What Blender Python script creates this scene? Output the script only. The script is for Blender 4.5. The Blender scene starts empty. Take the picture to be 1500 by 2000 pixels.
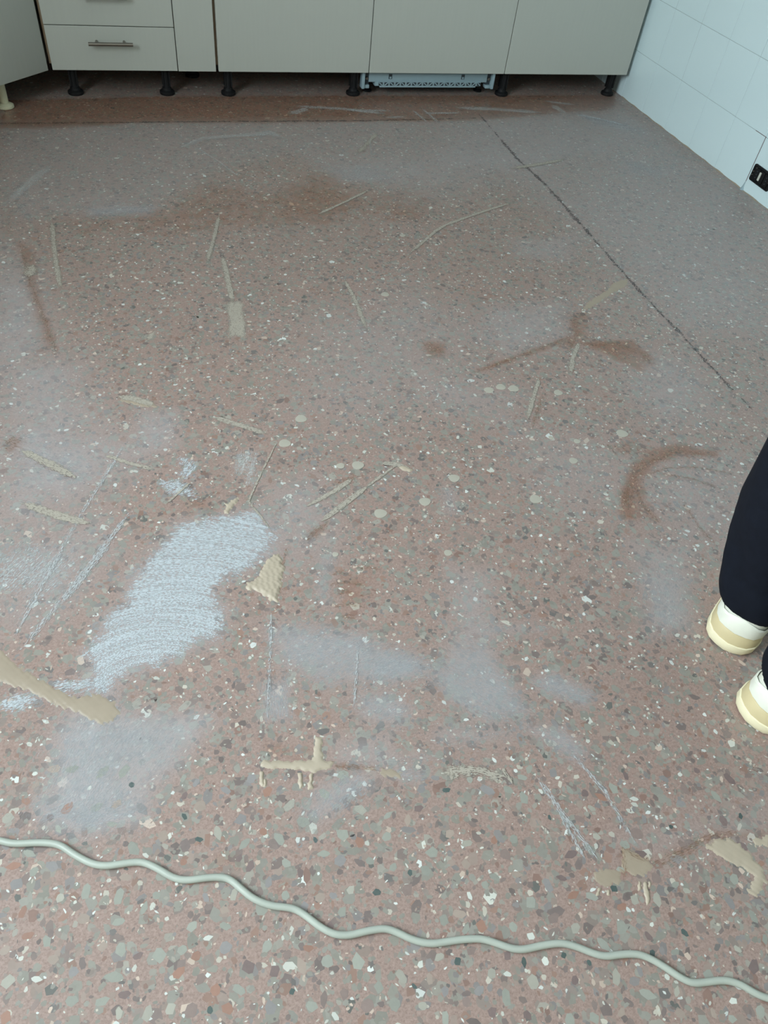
import bpy, bmesh, math, random
import numpy as np
from mathutils import Vector, Matrix

random.seed(7)
rng = np.random.default_rng(11)
scene = bpy.context.scene
C = bpy.context.scene.collection

# ------------------------------------------------------------------ camera
CAM = np.array([-0.3855, -3.1805, 1.105])
EUL = (0.74224, -0.09761, -0.28917)
FPX = 1447.95
cam_d = bpy.data.cameras.new('camera')
cam_d.sensor_fit = 'AUTO'; cam_d.sensor_width = 36.0
cam_d.lens = FPX / 2000.0 * 36.0
cam_d.clip_start = 0.02
cam = bpy.data.objects.new('camera', cam_d)
cam.location = CAM; cam.rotation_euler = EUL
C.objects.link(cam); scene.camera = cam

# ------------------------------------------------------------------ light and exposure
YR = -4.15                                # inner face of that wall
w = bpy.data.worlds.new('world'); scene.world = w; w.use_nodes = True
bg = w.node_tree.nodes['Background']
bg.inputs['Color'].default_value = (0.74, 0.90, 1.0, 1); bg.inputs['Strength'].default_value = 1.0
WIN2 = (-3.50, -1.80, 0.90, 2.25)         # window in the left wall, where the shadows of handle, shoes and cable point back to: y0, y1, z0, z1
ld2 = bpy.data.lights.new('window_left_offscreen', 'AREA'); ld2.shape = 'RECTANGLE'
ld2.size = WIN2[1] - WIN2[0] - .1; ld2.size_y = WIN2[3] - WIN2[2] - .1
ld2.energy = 80; ld2.color = (0.82, 0.95, 1.0)
lo2 = bpy.data.objects.new('window_left_offscreen', ld2); C.objects.link(lo2)
lo2.location = (-1.62 - .45, (WIN2[0] + WIN2[1]) / 2, (WIN2[2] + WIN2[3]) / 2 + .12)
lo2.rotation_euler = (math.radians(80), 0, math.radians(-90))      # emits along +x, slightly down
vs = scene.view_settings
vs.view_transform = 'Standard'; vs.look = 'None'; vs.gamma = 1.0; vs.use_curve_mapping = False
vs.exposure = 0.72

# ------------------------------------------------------------------ geometry of the place
H = 0.097         # underside of the cabinet fronts
XW = 1.8226       # right wall
YB = 0.60         # wall behind the cabinets
XL = -1.62        # left wall
ZC = 2.70
TILE = 0.1894

def rotm(e):
    rx, ry, rz = e
    cx, sx, cy, sy, cz, sz = math.cos(rx), math.sin(rx), math.cos(ry), math.sin(ry), math.cos(rz), math.sin(rz)
    return (np.array([[cz, -sz, 0], [sz, cz, 0], [0, 0, 1]]) @ np.array([[cy, 0, sy], [0, 1, 0], [-sy, 0, cy]])
            @ np.array([[1, 0, 0], [0, cx, -sx], [0, sx, cx]]))
RM = rotm(EUL)
def F(u, v, z=0.0):
    """survey helper: where on the floor (height z) a mark seen in the photograph lies"""
    d = RM @ np.array([(u - 750) / FPX, -(v - 1000) / FPX, -1.0])
    return CAM + d * (z - CAM[2]) / d[2]
def FP(pts):
    return np.array([F(u, v)[:2] for u, v in pts])

def lin(c):
    return tuple(((x / 255 / 12.92) if x / 255 <= 0.04045 else ((x / 255 + 0.055) / 1.055) ** 2.4) for x in c[:3]) + (1.0,)

# ------------------------------------------------------------------ materials
def new_mat(name):
    m = bpy.data.materials.new(name); m.use_nodes = True
    nt = m.node_tree; nt.nodes.clear()
    out = nt.nodes.new('ShaderNodeOutputMaterial')
    b = nt.nodes.new('ShaderNodeBsdfPrincipled')
    nt.links.new(b.outputs[0], out.inputs[0])
    return m, nt, b
def nd(nt, t, **kw):
    n = nt.nodes.new(t)
    for k, v in kw.items(): setattr(n, k, v)
    return n
def setin(nt, sock, v):
    if isinstance(v, bpy.types.NodeSocket): nt.links.new(v, sock)
    else: sock.default_value = v
def math_n(nt, op, a, b=None, clamp=False):
    n = nd(nt, 'ShaderNodeMath', operation=op, use_clamp=clamp)
    setin(nt, n.inputs[0], a)
    if b is not None: setin(nt, n.inputs[1], b)
    return n.outputs[0]
def mix_c(nt, f, a, b, blend='MIX'):
    n = nd(nt, 'ShaderNodeMix', data_type='RGBA', blend_type=blend)
    setin(nt, n.inputs[0], f); setin(nt, n.inputs[6], a); setin(nt, n.inputs[7], b)
    return n.outputs[2]
def ramp(nt, f, lo, hi, smooth=True):
    n = nd(nt, 'ShaderNodeMapRange', interpolation_type='SMOOTHSTEP' if smooth else 'LINEAR')
    setin(nt, n.inputs[0], f); setin(nt, n.inputs[1], lo); setin(nt, n.inputs[2], hi)
    return n.outputs[0]
def noise(nt, vec, scale, detail=3.0, rough=0.55):
    n = nd(nt, 'ShaderNodeTexNoise'); setin(nt, n.inputs['Vector'], vec)
    n.inputs['Scale'].default_value = scale; n.inputs['Detail'].default_value = detail; n.inputs['Roughness'].default_value = rough
    return n.outputs[0]
def attr(nt, name, kind='Fac'):
    return nd(nt, 'ShaderNodeAttribute', attribute_name=name).outputs[kind]
def pos(nt): return nd(nt, 'ShaderNodeNewGeometry').outputs['Position']
def scalev(nt, vec, s):
    n = nd(nt, 'ShaderNodeMapping'); setin(nt, n.inputs['Vector'], vec); n.inputs['Scale'].default_value = s
    return n.outputs[0]

def simple(name, col, rough=0.5, metal=0.0, var=0.06, scale=30.0, stretch=(1, 1, 1), bump=0.0, spec=0.5):
    m, nt, b = new_mat(name)
    tc = nd(nt, 'ShaderNodeTexCoord').outputs['Object']
    v = scalev(nt, tc, stretch)
    n = noise(nt, v, scale)
    a = tuple(c * (1 - var) for c in col[:3]) + (1,); c2 = tuple(min(1, c * (1 + var)) for c in col[:3]) + (1,)
    setin(nt, b.inputs['Base Color'], mix_c(nt, n, a, c2))
    b.inputs['Roughness'].default_value = rough; b.inputs['Metallic'].default_value = metal
    b.inputs['Specular IOR Level'].default_value = spec
    if bump:
        bp = nd(nt, 'ShaderNodeBump'); bp.inputs['Strength'].default_value = bump; bp.inputs['Distance'].default_value = 0.002
        setin(nt, bp.inputs['Height'], n); setin(nt, b.inputs['Normal'], bp.outputs[0])
    return m

M = {}
M['front'] = simple('pale_laminate', lin((186, 188, 180)), .42, var=.03, scale=14, stretch=(9, 9, .35))
M['carcass'] = simple('white_melamine', lin((196, 196, 186)), .5, var=.03)
M['edge'] = simple('brown_edge_band', lin((150, 128, 104)), .55, var=.15, scale=40, stretch=(1, 1, .2))
M['black'] = simple('black_plastic', (.010, .010, .011, 1), .6, var=.2, spec=.25)
M['steel'] = simple('brushed_steel', lin((138, 132, 124)), .36, .9, var=.08, scale=60, stretch=(.1, 6, 6))
M['cream'] = simple('cream_plastic', lin((214, 210, 180)), .45, var=.06)
M['dwgrey'] = simple('blue_grey_plastic', lin((150, 172, 180)), .5, var=.08)
M['dwdark'] = simple('dark_plastic_recess', lin((58, 66, 72)), .6, var=.1)
M['plaster'] = simple('cream_plaster', lin((196, 188, 168)), .8, var=.03, scale=5)
M['ceiling'] = simple('white_plaster', lin((236, 236, 232)), .85, var=.02, scale=5)
M['grout'] = simple('grey_grout', lin((172, 184, 186)), .8, var=.08, scale=60)
M['darkgrout'] = simple('dark_open_joint', lin((112, 96, 100)), .85, var=.25, scale=50)
M['tile'] = simple('white_glazed_tile', lin((220, 239, 243)), .16, var=.015, scale=4, spec=.5)
M['worktop'] = simple('grey_worktop', lin((150, 146, 140)), .4, var=.15, scale=80)
M['wood'] = simple('white_window_frame', lin((230, 230, 226)), .4, var=.02)
M['cord'] = simple('dirty_white_cable', lin((176, 182, 173)), .42, var=.16, scale=22)
M['white_plastic'] = simple('white_plastic', lin((206, 206, 196)), .45, var=.05)

# ------------------------------------------------------------------ mesh helpers
def link(name, me, mat=None, parent=None):
    o = bpy.data.objects.new(name, me); C.objects.link(o)
    if mat is not None and me is not None and not me.materials: me.materials.append(mat)
    if parent is not None: o.parent = parent
    return o
def from_bm(name, bm, mat, parent=None, smooth=False):
    me = bpy.data.meshes.new(name)
    bmesh.ops.recalc_face_normals(bm, faces=bm.faces[:])
    bm.to_mesh(me); bm.free()
    if smooth:
        me.polygons.foreach_set('use_smooth', [True] * len(me.polygons))
        me.set_sharp_from_angle(angle=math.radians(38))
    return link(name, me, mat, parent)
def tag(o, label, cat=None, group=None, kind=None):
    if label: o['label'] = label
    if cat: o['category'] = cat
    if group: o['group'] = group
    if kind: o['kind'] = kind
    return o
def empty(name, loc=(0, 0, 0), rz=0.0):
    o = bpy.data.objects.new(name, None); o.empty_display_size = .05
    o.location = loc; o.rotation_euler = (0, 0, rz); C.objects.link(o); return o
def add_box(bm, x0, x1, y0, y1, z0, z1, bev=0.0, seg=2):
    r = bmesh.ops.create_cube(bm, size=1.0)
    vs_ = r['verts']
    bmesh.ops.scale(bm, vec=(x1 - x0, y1 - y0, z1 - z0), verts=vs_)
    bmesh.ops.translate(bm, vec=((x0 + x1) / 2, (y0 + y1) / 2, (z0 + z1) / 2), verts=vs_)
    if bev:
        es = list({e for v in vs_ for e in v.link_edges})
        bmesh.ops.bevel(bm, geom=es, offset=bev, segments=seg, profile=.5, affect='EDGES')
def box(name, dims, mat, parent=None, bev=0.0, seg=2):
    bm = bmesh.new(); add_box(bm, *dims, bev=bev, seg=seg)
    return from_bm(name, bm, mat, parent)
def add_lathe(bm, prof, cx=0, cy=0, seg=24):
    rings = []
    for r, z in prof:
        rings.append([bm.verts.new((cx + r * math.cos(2 * math.pi * k / seg), cy + r * math.sin(2 * math.pi * k / seg), z)) for k in range(seg)])
    for a, b in zip(rings, rings[1:]):
        for k in range(seg):
            bm.faces.new((a[k], a[(k + 1) % seg], b[(k + 1) % seg], b[k]))
    bm.faces.new(rings[0][::-1]); bm.faces.new(rings[-1])
def add_tube(bm, p0, p1, r, seg=12, r1=None):
    p0 = Vector(p0); p1 = Vector(p1); d = (p1 - p0).normalized()
    a = d.orthogonal().normalized(); b = d.cross(a)
    r1 = r if r1 is None else r1
    A = [bm.verts.new(p0 + (a * math.cos(t) + b * math.sin(t)) * r) for t in [2 * math.pi * k / seg for k in range(seg)]]
    B = [bm.verts.new(p1 + (a * math.cos(t) + b * math.sin(t)) * r1) for t in [2 * math.pi * k / seg for k in range(seg)]]
    for k in range(seg): bm.faces.new((A[k], A[(k + 1) % seg], B[(k + 1) % seg], B[k]))
    bm.faces.new(A[::-1]); bm.faces.new(B)
def loft(bm, rings, cap=True):
    R_ = [[bm.verts.new(p) for p in r] for r in rings]
    n = len(R_[0])
    for a, b in zip(R_, R_[1:]):
        for k in range(n): bm.faces.new((a[k], a[(k + 1) % n], b[(k + 1) % n], b[k]))
    if cap: bm.faces.new(R_[0][::-1]); bm.faces.new(R_[-1])

# ================================================================== floor
def poly_sd(P, poly):
    """signed distance of points P (n,2) to polygon, positive inside"""
    n = len(poly); d2 = np.full(len(P), 1e9); ins = np.zeros(len(P), bool)
    for i in range(n):
        a = poly[i]; b = poly[(i + 1) % n]; e = b - a
        wv = P - a; t = np.clip((wv @ e) / max(e @ e, 1e-12), 0, 1)
        q = wv - t[:, None] * e; d2 = np.minimum(d2, (q * q).sum(1))
        c = (a[1] > P[:, 1]) != (b[1] > P[:, 1])
        if abs(e[1]) > 1e-12:
            ins ^= c & (P[:, 0] < e[0] * (P[:, 1] - a[1]) / e[1] + a[0])
    d = np.sqrt(d2); return np.where(ins, d, -d)
def line_sd(P, line):
    """distance of points to a polyline, and arclength of the nearest point, and side offset"""
    best = np.full(len(P), 1e9); s = np.zeros(len(P)); off = np.zeros(len(P)); acc = 0.0
    for a, b in zip(line, line[1:]):
        e = b - a; L = math.hypot(*e); wv = P - a; t = np.clip((wv @ e) / (L * L), 0, 1)
        q = wv - t[:, None] * e; d = np.sqrt((q * q).sum(1)); m = d < best
        best[m] = d[m]; s[m] = acc + t[m] * L
        off[m] = ((e[0] * wv[:, 1] - e[1] * wv[:, 0]) / L)[m]; acc += L
    return best, s, off

# broad zones: (outline in photo pixels, strength, softness in metres)
HAZE = [
    ([(0, 244), (480, 239), (940, 232), (1230, 225), (1300, 262), (1060, 330), (860, 330), (745, 345), (640, 335), (560, 300), (430, 330), (350, 372), (295, 408), (170, 415), (0, 430)], .30, .07),
    ([(640, 330), (760, 310), (860, 345), (760, 362), (650, 350)], .30, .05),
    ([(940, 232), (1200, 190), (1490, 400), (1500, 640), (1330, 640), (1180, 480), (1000, 360), (800, 390), (770, 360)], .36, .14),
    ([(0, 560), (40, 540), (90, 690), (150, 720), (170, 800), (120, 930), (60, 1010), (0, 1030)], .55, .13),
    ([(0, 440), (30, 480), (70, 650), (0, 700)], .35, .08),
    ([(1000, 470), (1130, 460), (1110, 510), (1010, 500)], .35, .04),
    ([(960, 600), (1100, 590), (1110, 660), (1000, 690), (950, 660)], .38, .06),
    ([(1250, 690), (1340, 700), (1400, 800), (1300, 830), (1230, 760)], .35, .08),
    ([(600, 640), (800, 560), (960, 640), (900, 720), (720, 820), (600, 800)], .26, .16),
    ([(830, 740), (1010, 770), (990, 830), (860, 800)], .3, .09),
    ([(40, 880), (190, 830), (330, 870), (240, 940), (140, 990), (70, 960)], .38, .08),
    ([(270, 800), (350, 800), (340, 870), (280, 880)], .45, .03),
    ([(1020, 850), (1200, 870), (1230, 960), (1130, 1000), (1020, 930)], .25, .1),
    ([(1290, 900), (1440, 900), (1430, 1060), (1330, 1060), (1280, 960)], .33, .1),
    ([(530, 950), (620, 920), (660, 1060), (560, 1110), (520, 1030)], .36, .06),
    ([(0, 1060), (200, 1010), (230, 1080), (120, 1200), (0, 1240)], .36, .08),
    ([(125, 1430), (150, 1395), (250, 1395), (420, 1400), (350, 1495), (300, 1545), (275, 1595), (165, 1620), (95, 1590), (110, 1520)], .52, .03),
    ([(880, 1110), (960, 1120), (960, 1290), (880, 1270)], .38, .04),
    ([(1230, 1060), (1340, 1080), (1345, 1235), (1270, 1235)], .42, .04),
    ([(660, 1450), (760, 1440), (760, 1500), (660, 1490)], .45, .03),
    ([(1215, 1650), (1280, 1625), (1500, 1580), (1500, 1640), (1400, 1630), (1290, 1670)], .30, .05),
]
RUST = [
    ([(0, 250), (0, 195), (300, 188), (700, 186), (1215, 186), (1190, 214), (1060, 224), (940, 236), (560, 240), (250, 240), (110, 252)], 1.0, .035),
    ([(1190, 200), (1215, 195), (1480, 385), (1440, 380), (1290, 275)], .45, .04),
    ([(300, 415), (400, 350), (520, 370), (640, 350), (700, 400), (600, 440), (430, 460), (310, 470)], .50, .09),
    ([(90, 425), (170, 420), (330, 415), (300, 460), (150, 470)], .40, .05),
    ([(30, 470), (65, 480), (85, 590), (115, 680), (85, 690), (60, 600)], .75, .03),
    ([(0, 400), (40, 400), (30, 460), (0, 470)], .6, .05),
    ([(560, 330), (640, 320), (760, 380), (800, 420), (640, 470), (560, 420)], .35, .10),
    ([(740, 380), (800, 350), (880, 400), (830, 440), (760, 430)], .45, .08),
    ([(1140, 670), (1235, 664), (1278, 700), (1255, 728), (1215, 708), (1175, 690)], .95, .03),
    ([(1100, 610), (1150, 600), (1160, 660), (1110, 680)], .6, .04),
    ([(925, 733), (930, 720), (1110, 655), (1120, 668)], .7, .02),
    ([(825, 660), (880, 670), (870, 705), (830, 700)], .75, .03),
    ([(1180, 870), (1230, 850), (1280, 880), (1260, 890), (1190, 885)], .55, .03),
    ([(1215, 1015), (1210, 960), (1228, 912), (1268, 884), (1320, 866), (1400, 880), (1400, 893), (1325, 892), (1282, 908), (1258, 935), (1245, 970), (1245, 1015)], .9, .025),
    ([(1290, 922), (1400, 945), (1400, 953), (1290, 932)], .6, .015),
    ([(1240, 950), (1262, 950), (1290, 1020), (1262, 1020)], .6, .02),
    ([(1330, 990), (1400, 1060), (1370, 1075), (1310, 1020)], .4, .04),
    ([(640, 1110), (735, 1100), (745, 1150), (700, 1215), (650, 1200)], .45, .035),
    ([(600, 1035), (645, 1010), (640, 1040), (600, 1060)], .7, .02),
    ([(0, 860), (40, 850), (30, 890), (0, 885)], .7, .02),
    ([(790, 1000), (830, 1020), (760, 1070), (720, 1060)], .45, .05),
    ([(840, 790), (1000, 810), (1060, 850), (960, 860)], .35, .06),
    ([(300, 920), (420, 960), (440, 1010), (360, 1010), (290, 950)], .45, .04),
    ([(510, 1440), (625, 1455), (620, 1488), (520, 1485)], .5, .03),
    ([(650, 1490), (740, 1500), (740, 1508), (650, 1500)], .9, .012),
    ([(360, 1670), (450, 1650), (640, 1770), (720, 1790), (640, 1800), (480, 1730)], .45, .05),
    ([(760, 1800), (900, 1790), (1000, 1830), (860, 1840)], .3, .05),
    ([(1210, 1650), (1280, 1665), (1390, 1625), (1500, 1620), (1500, 1645), (1400, 1640), (1290, 1690), (1215, 1715)], .75, .02),
    ([(880, 1590), (960, 1600), (950, 1660), (890, 1650)], .45, .05),
]
PATCH = [
    ([(530, 1230), (600, 1228), (690, 1240), (800, 1285), (830, 1305), (760, 1325), (640, 1330), (560, 1295)], .3, 'F_pale', .03),
    ([(740, 1280), (810, 1288), (828, 1308), (770, 1325), (735, 1310)], .2, 'F_pale', .02),
    ([(845, 1315), (900, 1265), (950, 1275), (985, 1320), (1030, 1390), (950, 1405), (880, 1365)], -.8, 'F_pale', .025),
    ([(1045, 1330), (1080, 1318), (1160, 1355), (1140, 1375), (1070, 1352)], -.5, 'F_pale', .012),
    ([(520, 1340), (560, 1335), (560, 1400), (522, 1400)], 1.4, 'F_pale', .02),
    ([(700, 1365), (760, 1360), (800, 1385), (780, 1410), (710, 1395)], .2, 'F_pale', .025),
    ([(860, 1420), (920, 1425), (1000, 1430), (900, 1450), (850, 1440)], .1, 'F_faint', .025),
    ([(1030, 1420), (1100, 1425), (1140, 1470), (1120, 1478), (1080, 1455)], -.7, 'F_pale', .02),
    ([(600, 1590), (625, 1545), (700, 1512), (722, 1530), (660, 1570), (615, 1605)], .6, 'F_pale', .025),
    ([(750, 1478), (830, 1475), (850, 1482), (760, 1488)], .0, 'F_faint', .012),
    ([(780, 1505), (830, 1508), (820, 1520), (785, 1520)], .0, 'F_pale', .012),
    ([(130, 1420), (200, 1400), (260, 1440), (230, 1560), (160, 1600), (110, 1560)], .9, 'F_pale', .05),
    ([(210, 1420), (380, 1405), (330, 1480), (260, 1520), (220, 1500)], .6, 'F_faint', .04),
    ([(80, 1570), (170, 1590), (270, 1570), (280, 1590), (180, 1620), (90, 1600)], .1, 'F_pale', .015),
    ([(1270, 1130), (1330, 1135), (1335, 1215), (1290, 1225)], 1.2, 'F_faint', .03),
    ([(625, 1090), (650, 1085), (640, 1180), (620, 1170)], 1.45, 'F_faint', .02),
    ([(920, 1222), (1020, 1222), (1060, 1228), (960, 1240)], .0, 'F_faint', .015),
    ([(865, 955), (885, 955), (890, 1000), (870, 1000)], 1.4, 'F_faint', .02),
    ([(640, 328), (740, 330), (750, 352), (680, 352)], .0, 'F_faint', .04),
    ([(60, 860), (150, 910), (165, 930), (120, 940), (50, 900)], -.5, 'F_faint', .04),
    ([(170, 408), (230, 402), (300, 406), (290, 416), (180, 420)], .05, 'F_pale', .03),
    ([(1128, 222), (1180, 233), (1250, 252), (1240, 257), (1160, 240)], -.3, 'F_pale', .03),
    ([(1215, 310), (1310, 330), (1290, 345), (1230, 340)], -.2, 'F_faint', .04),
]
PAINT = [(350, 1025), (430, 1010), (495, 1000), (530, 1040), (525, 1080), (480, 1110), (435, 1130), (415, 1150), (435, 1195), (425, 1240), (360, 1265), (300, 1300), (220, 1325), (215, 1360), (185, 1350), (175, 1280), (210, 1200), (250, 1180), (260, 1125), (295, 1090)]
HAZE += [(p, .62 if k == 'F_pale' else .36, max(f, .02)) for p, a, k, f in PATCH] + [(PAINT, .6, .04)]
HZ = [(FP(p), s, f) for p, s, f in HAZE]
RZ = [(FP(p), s, f) for p, s, f in RUST]
def field(P, zones):
    out = np.zeros(len(P))
    for poly, s, soft in zones:
        lo_ = poly.min(0) - soft; hi_ = poly.max(0) + soft
        m = ((P >= lo_) & (P <= hi_)).all(1)
        if not m.any(): continue
        d = poly_sd(P[m], poly)
        t = np.clip(d / soft * .5 + .5, 0, 1); t = t * t * (3 - 2 * t) * s
        out[m] = 1 - (1 - out[m]) * (1 - t)
    return out

def floor_shader(name, source):
    """terrazzo: source colour (matrix or chip) under stains and dried grinding dust"""
    m, nt, b = new_mat(name)
    p = pos(nt)
    if source == 'matrix':
        n1 = noise(nt, p, 9, 4); n2 = noise(nt, p, 210, 4, .75); n3 = noise(nt, p, 330, 3, .7)
        c = mix_c(nt, n1, lin((155, 128, 118)), lin((143, 120, 112)))
        c = mix_c(nt, ramp(nt, n2, .35, .68), c, lin((172, 146, 136)))
        c = mix_c(nt, math_n(nt, 'MULTIPLY', ramp(nt, n3, .50, .66), .6), c, lin((126, 100, 92)))
    elif source == 'chip':
        c = attr(nt, 'col', 'Color')
    else:
        c = nd(nt, 'ShaderNodeObjectInfo').outputs['Color']
    if source != 'matrix':
        n4 = noise(nt, p, 160, 3); c = mix_c(nt, n4, mix_c(nt, .12, c, (0, 0, 0, 1)), mix_c(nt, .10, c, lin((200, 180, 170))))
    rg = noise(nt, p, 26, 4, .65)
    if source != 'object':
        rust = attr(nt, 'rust'); haze = attr(nt, 'haze')
    else:
        rust = 0.0; haze = 0.0
    r = ramp(nt, math_n(nt, 'ADD', math_n(nt, 'MULTIPLY', rust, 1.25), math_n(nt, 'MULTIPLY', math_n(nt, 'SUBTRACT', rg, .5), 1.1)), .25, 1.0)
    if source == 'object': r = math_n(nt, 'MULTIPLY', r, 0.0)
    c = mix_c(nt, math_n(nt, 'MULTIPLY', r, .78), c, mix_c(nt, 1.0, c, (0.74, .47, .30, 1), 'MULTIPLY'))
    # dried slurry left on the surface
    hn = noise(nt, p, 14, 5, .65); hn2 = noise(nt, p, 70, 3)
    h = math_n(nt, 'ADD', haze, math_n(nt, 'MULTIPLY', math_n(nt, 'SUBTRACT', hn, .5), math_n(nt, 'ADD', math_n(nt, 'MULTIPLY', haze, 1.1), .12)))
    h = math_n(nt, 'ADD', h, math_n(nt, 'MULTIPLY', math_n(nt, 'SUBTRACT', hn2, .5), math_n(nt, 'MULTIPLY', haze, .5)))
    h = math_n(nt, 'ADD', h, .10, clamp=True)
    c = mix_c(nt, math_n(nt, 'MULTIPLY', h, .8), c, lin((170, 167, 170)))
    setin(nt, b.inputs['Base Color'], c)
    ro = math_n(nt, 'ADD', .30, math_n(nt, 'MULTIPLY', h, .30))
    ro = math_n(nt, 'SUBTRACT', ro, math_n(nt, 'MULTIPLY', r, .06))
    setin(nt, b.inputs['Roughness'], ro)
    b.inputs['Specular IOR Level'].default_value = .5
    return m
M['terrazzo'] = floor_shader('terrazzo_matrix', 'matrix')
M['chips'] = floor_shader('terrazzo_chips', 'chip')
M['chip1'] = floor_shader('terrazzo_chip_single', 'object')

# base slab
FX0, FX1, FY0, FY1 = -1.15, XW, -3.55, .52
xs = np.concatenate([np.linspace(XL - .05, FX0, 4)[:-1], np.arange(FX0, FX1, .009), [FX1, FX1 + .05]])
ys = np.concatenate([np.linspace(YR - .1, FY0, 6)[:-1], np.arange(FY0, FY1, .009), [YB + .05]])
gx, gy = np.meshgrid(xs, ys); P = np.stack([gx.ravel(), gy.ravel()], 1)
nx, ny = len(xs), len(ys)
idx = np.arange(nx * ny).reshape(ny, nx)
faces = np.stack([idx[:-1, :-1], idx[:-1, 1:], idx[1:, 1:], idx[1:, :-1]], -1).reshape(-1, 4)
def mesh_np(name, V, loops, starts, totals):
    me = bpy.data.meshes.new(name)
    me.vertices.add(len(V)); me.vertices.foreach_set('co', np.asarray(V, np.float32).ravel())
    me.loops.add(len(loops)); me.loops.foreach_set('vertex_index', np.asarray(loops, np.int32).ravel())
    me.polygons.add(len(starts)); me.polygons.foreach_set('loop_start', np.asarray(starts, np.int32))
    me.polygons.foreach_set('loop_total', np.asarray(totals, np.int32))
    me.update(calc_edges=True); return me
def add_attr(me, name, vals, typ='FLOAT'):
    a = me.attributes.new(name, typ, 'POINT')
    vals = np.asarray(vals, np.float32)
    a.data.foreach_set('value' if typ == 'FLOAT' else ('color' if typ == 'FLOAT_COLOR' else 'vector'), vals.ravel())
def quads_mesh(name, V, Q):
    return mesh_np(name, V, Q.ravel(), np.arange(len(Q)) * 4, np.full(len(Q), 4))
V = np.column_stack([P, np.zeros(len(P))])
me = quads_mesh('floor', V, faces)
add_attr(me, 'haze', field(P, HZ)); add_attr(me, 'rust', field(P, RZ))
floor = tag(link('floor', me, M['terrazzo']), 'pink and grey terrazzo floor smeared with dried grinding slurry', kind='structure')

# terrazzo chips
PAL = [((150, 152, 140), 26), ((158, 160, 150), 14), ((128, 108, 104), 11), ((112, 94, 94), 5), ((172, 148, 136), 14), ((148, 132, 124), 12),
       ((138, 136, 138), 8), ((164, 118, 98), 5), ((96, 80, 80), 3), ((176, 172, 160), 6), ((142, 96, 80), 2.2), ((52, 78, 76), .7), ((84, 88, 90), 1.8)]
pc = np.array([lin(c)[:3] for c, _ in PAL]); pc = pc * .58 + .30 * np.array(lin((150, 136, 128))[:3]); pw = np.array([x for _, x in PAL]); pw = pw / pw.sum()
WHITES = np.array([lin(c)[:3] for c in ((214, 214, 204), (226, 230, 226), (204, 196, 182), (212, 190, 174))])
def chip_batch(n, rlo, rhi, elong, z0, z1, white=0.0):
    cx = rng.uniform(FX0, FX1 - .004, n); cy = rng.uniform(FY0, FY1, n)
    r = rlo + (rhi - rlo) * rng.random(n) ** 1.7
    el = 1 + elong * rng.random(n) ** 1.5; th = rng.uniform(0, math.pi, n)
    k = 6
    an = (np.arange(k)[None, :] + rng.uniform(-.36, .36, (n, k))) * 2 * math.pi / k
    rr = r[:, None] * rng.uniform(.78, 1.12, (n, k))
    px = rr * np.cos(an) * np.sqrt(el)[:, None]; py = rr * np.sin(an) / np.sqrt(el)[:, None]
    X = cx[:, None] + px * np.cos(th)[:, None] - py * np.sin(th)[:, None]
    Y = cy[:, None] + px * np.sin(th)[:, None] + py * np.cos(th)[:, None]
    X = np.minimum(X, XW - .0015)
    Z = np.repeat(rng.uniform(z0, z1, n)[:, None], k, 1)
    col = pc[rng.choice(len(pc), n, p=pw)] * rng.uniform(.86, 1.12, (n, 1))
    wm = rng.random(n) < white
    col[wm] = WHITES[rng.integers(0, len(WHITES), wm.sum())] * rng.uniform(.8, 1.05, (wm.sum(), 1))
    return np.stack([X, Y, Z], -1).reshape(-1, 3), np.repeat(col, k, 0)
area = (FX1 - FX0) * (FY1 - FY0)
bat = [chip_batch(int(area * 4000), .0042, .0100, 1.0, .00002, .00006, .02),
       chip_batch(int(area * 6500), .0026, .0052, 1.2, .00006, .00010, .07),
       chip_batch(int(area * 6200), .0010, .0026, 2.6, .00010, .00014, .36)]
V = np.concatenate([b[0] for b in bat]); col = np.concatenate([b[1] for b in bat])
n = len(V) // 6
me = mesh_np('terrazzo_chips', V, np.arange(len(V)), np.arange(n) * 6, np.full(n, 6))
add_attr(me, 'haze', field(V[:, :2], HZ)); add_attr(me, 'rust', field(V[:, :2], RZ))
add_attr(me, 'col', np.column_stack([col, np.ones(len(col))]), 'FLOAT_COLOR')
tag(link('terrazzo_chips', me, M['chips'], floor), 'countless small marble chips set flush in the floor', kind='stuff')

# the largest chips, in front of the cable and around it: single pieces set into the slab
chip_meshes = []
for k in range(14):
    bm = bmesh.new(); nn = random.choice((5, 6, 6, 7)); el = random.uniform(1, 1.7)
    ring = []
    for j in range(nn):
        a = (j + random.uniform(-.33, .33)) * 2 * math.pi / nn; r = random.uniform(.8, 1.1)
        ring.append((r * math.cos(a) * math.sqrt(el), r * math.sin(a) / math.sqrt(el)))
    top = [bm.verts.new((x, y, .00017)) for x, y in ring]; bot = [bm.verts.new((x * .9, y * .9, -.004)) for x, y in ring]
    bm.faces.new(top); bm.faces.new(bot[::-1])
    for j in range(nn): bm.faces.new((top[j], bot[j], bot[(j + 1) % nn], top[(j + 1) % nn]))
    m_ = bpy.data.meshes.new('stone_chip'); bmesh.ops.recalc_face_normals(bm, faces=bm.faces[:]); bm.to_mesh(m_); bm.free(); m_.materials.append(M['chip1'])
    chip_meshes.append(m_)
placed = []
BIGPAL = [(150, 152, 142), (158, 160, 150), (150, 152, 142), (140, 120, 114), (120, 100, 98), (166, 148, 136), (140, 136, 136), (158, 116, 98), (216, 218, 210), (54, 80, 78), (172, 168, 156)]
tries = 0
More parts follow.
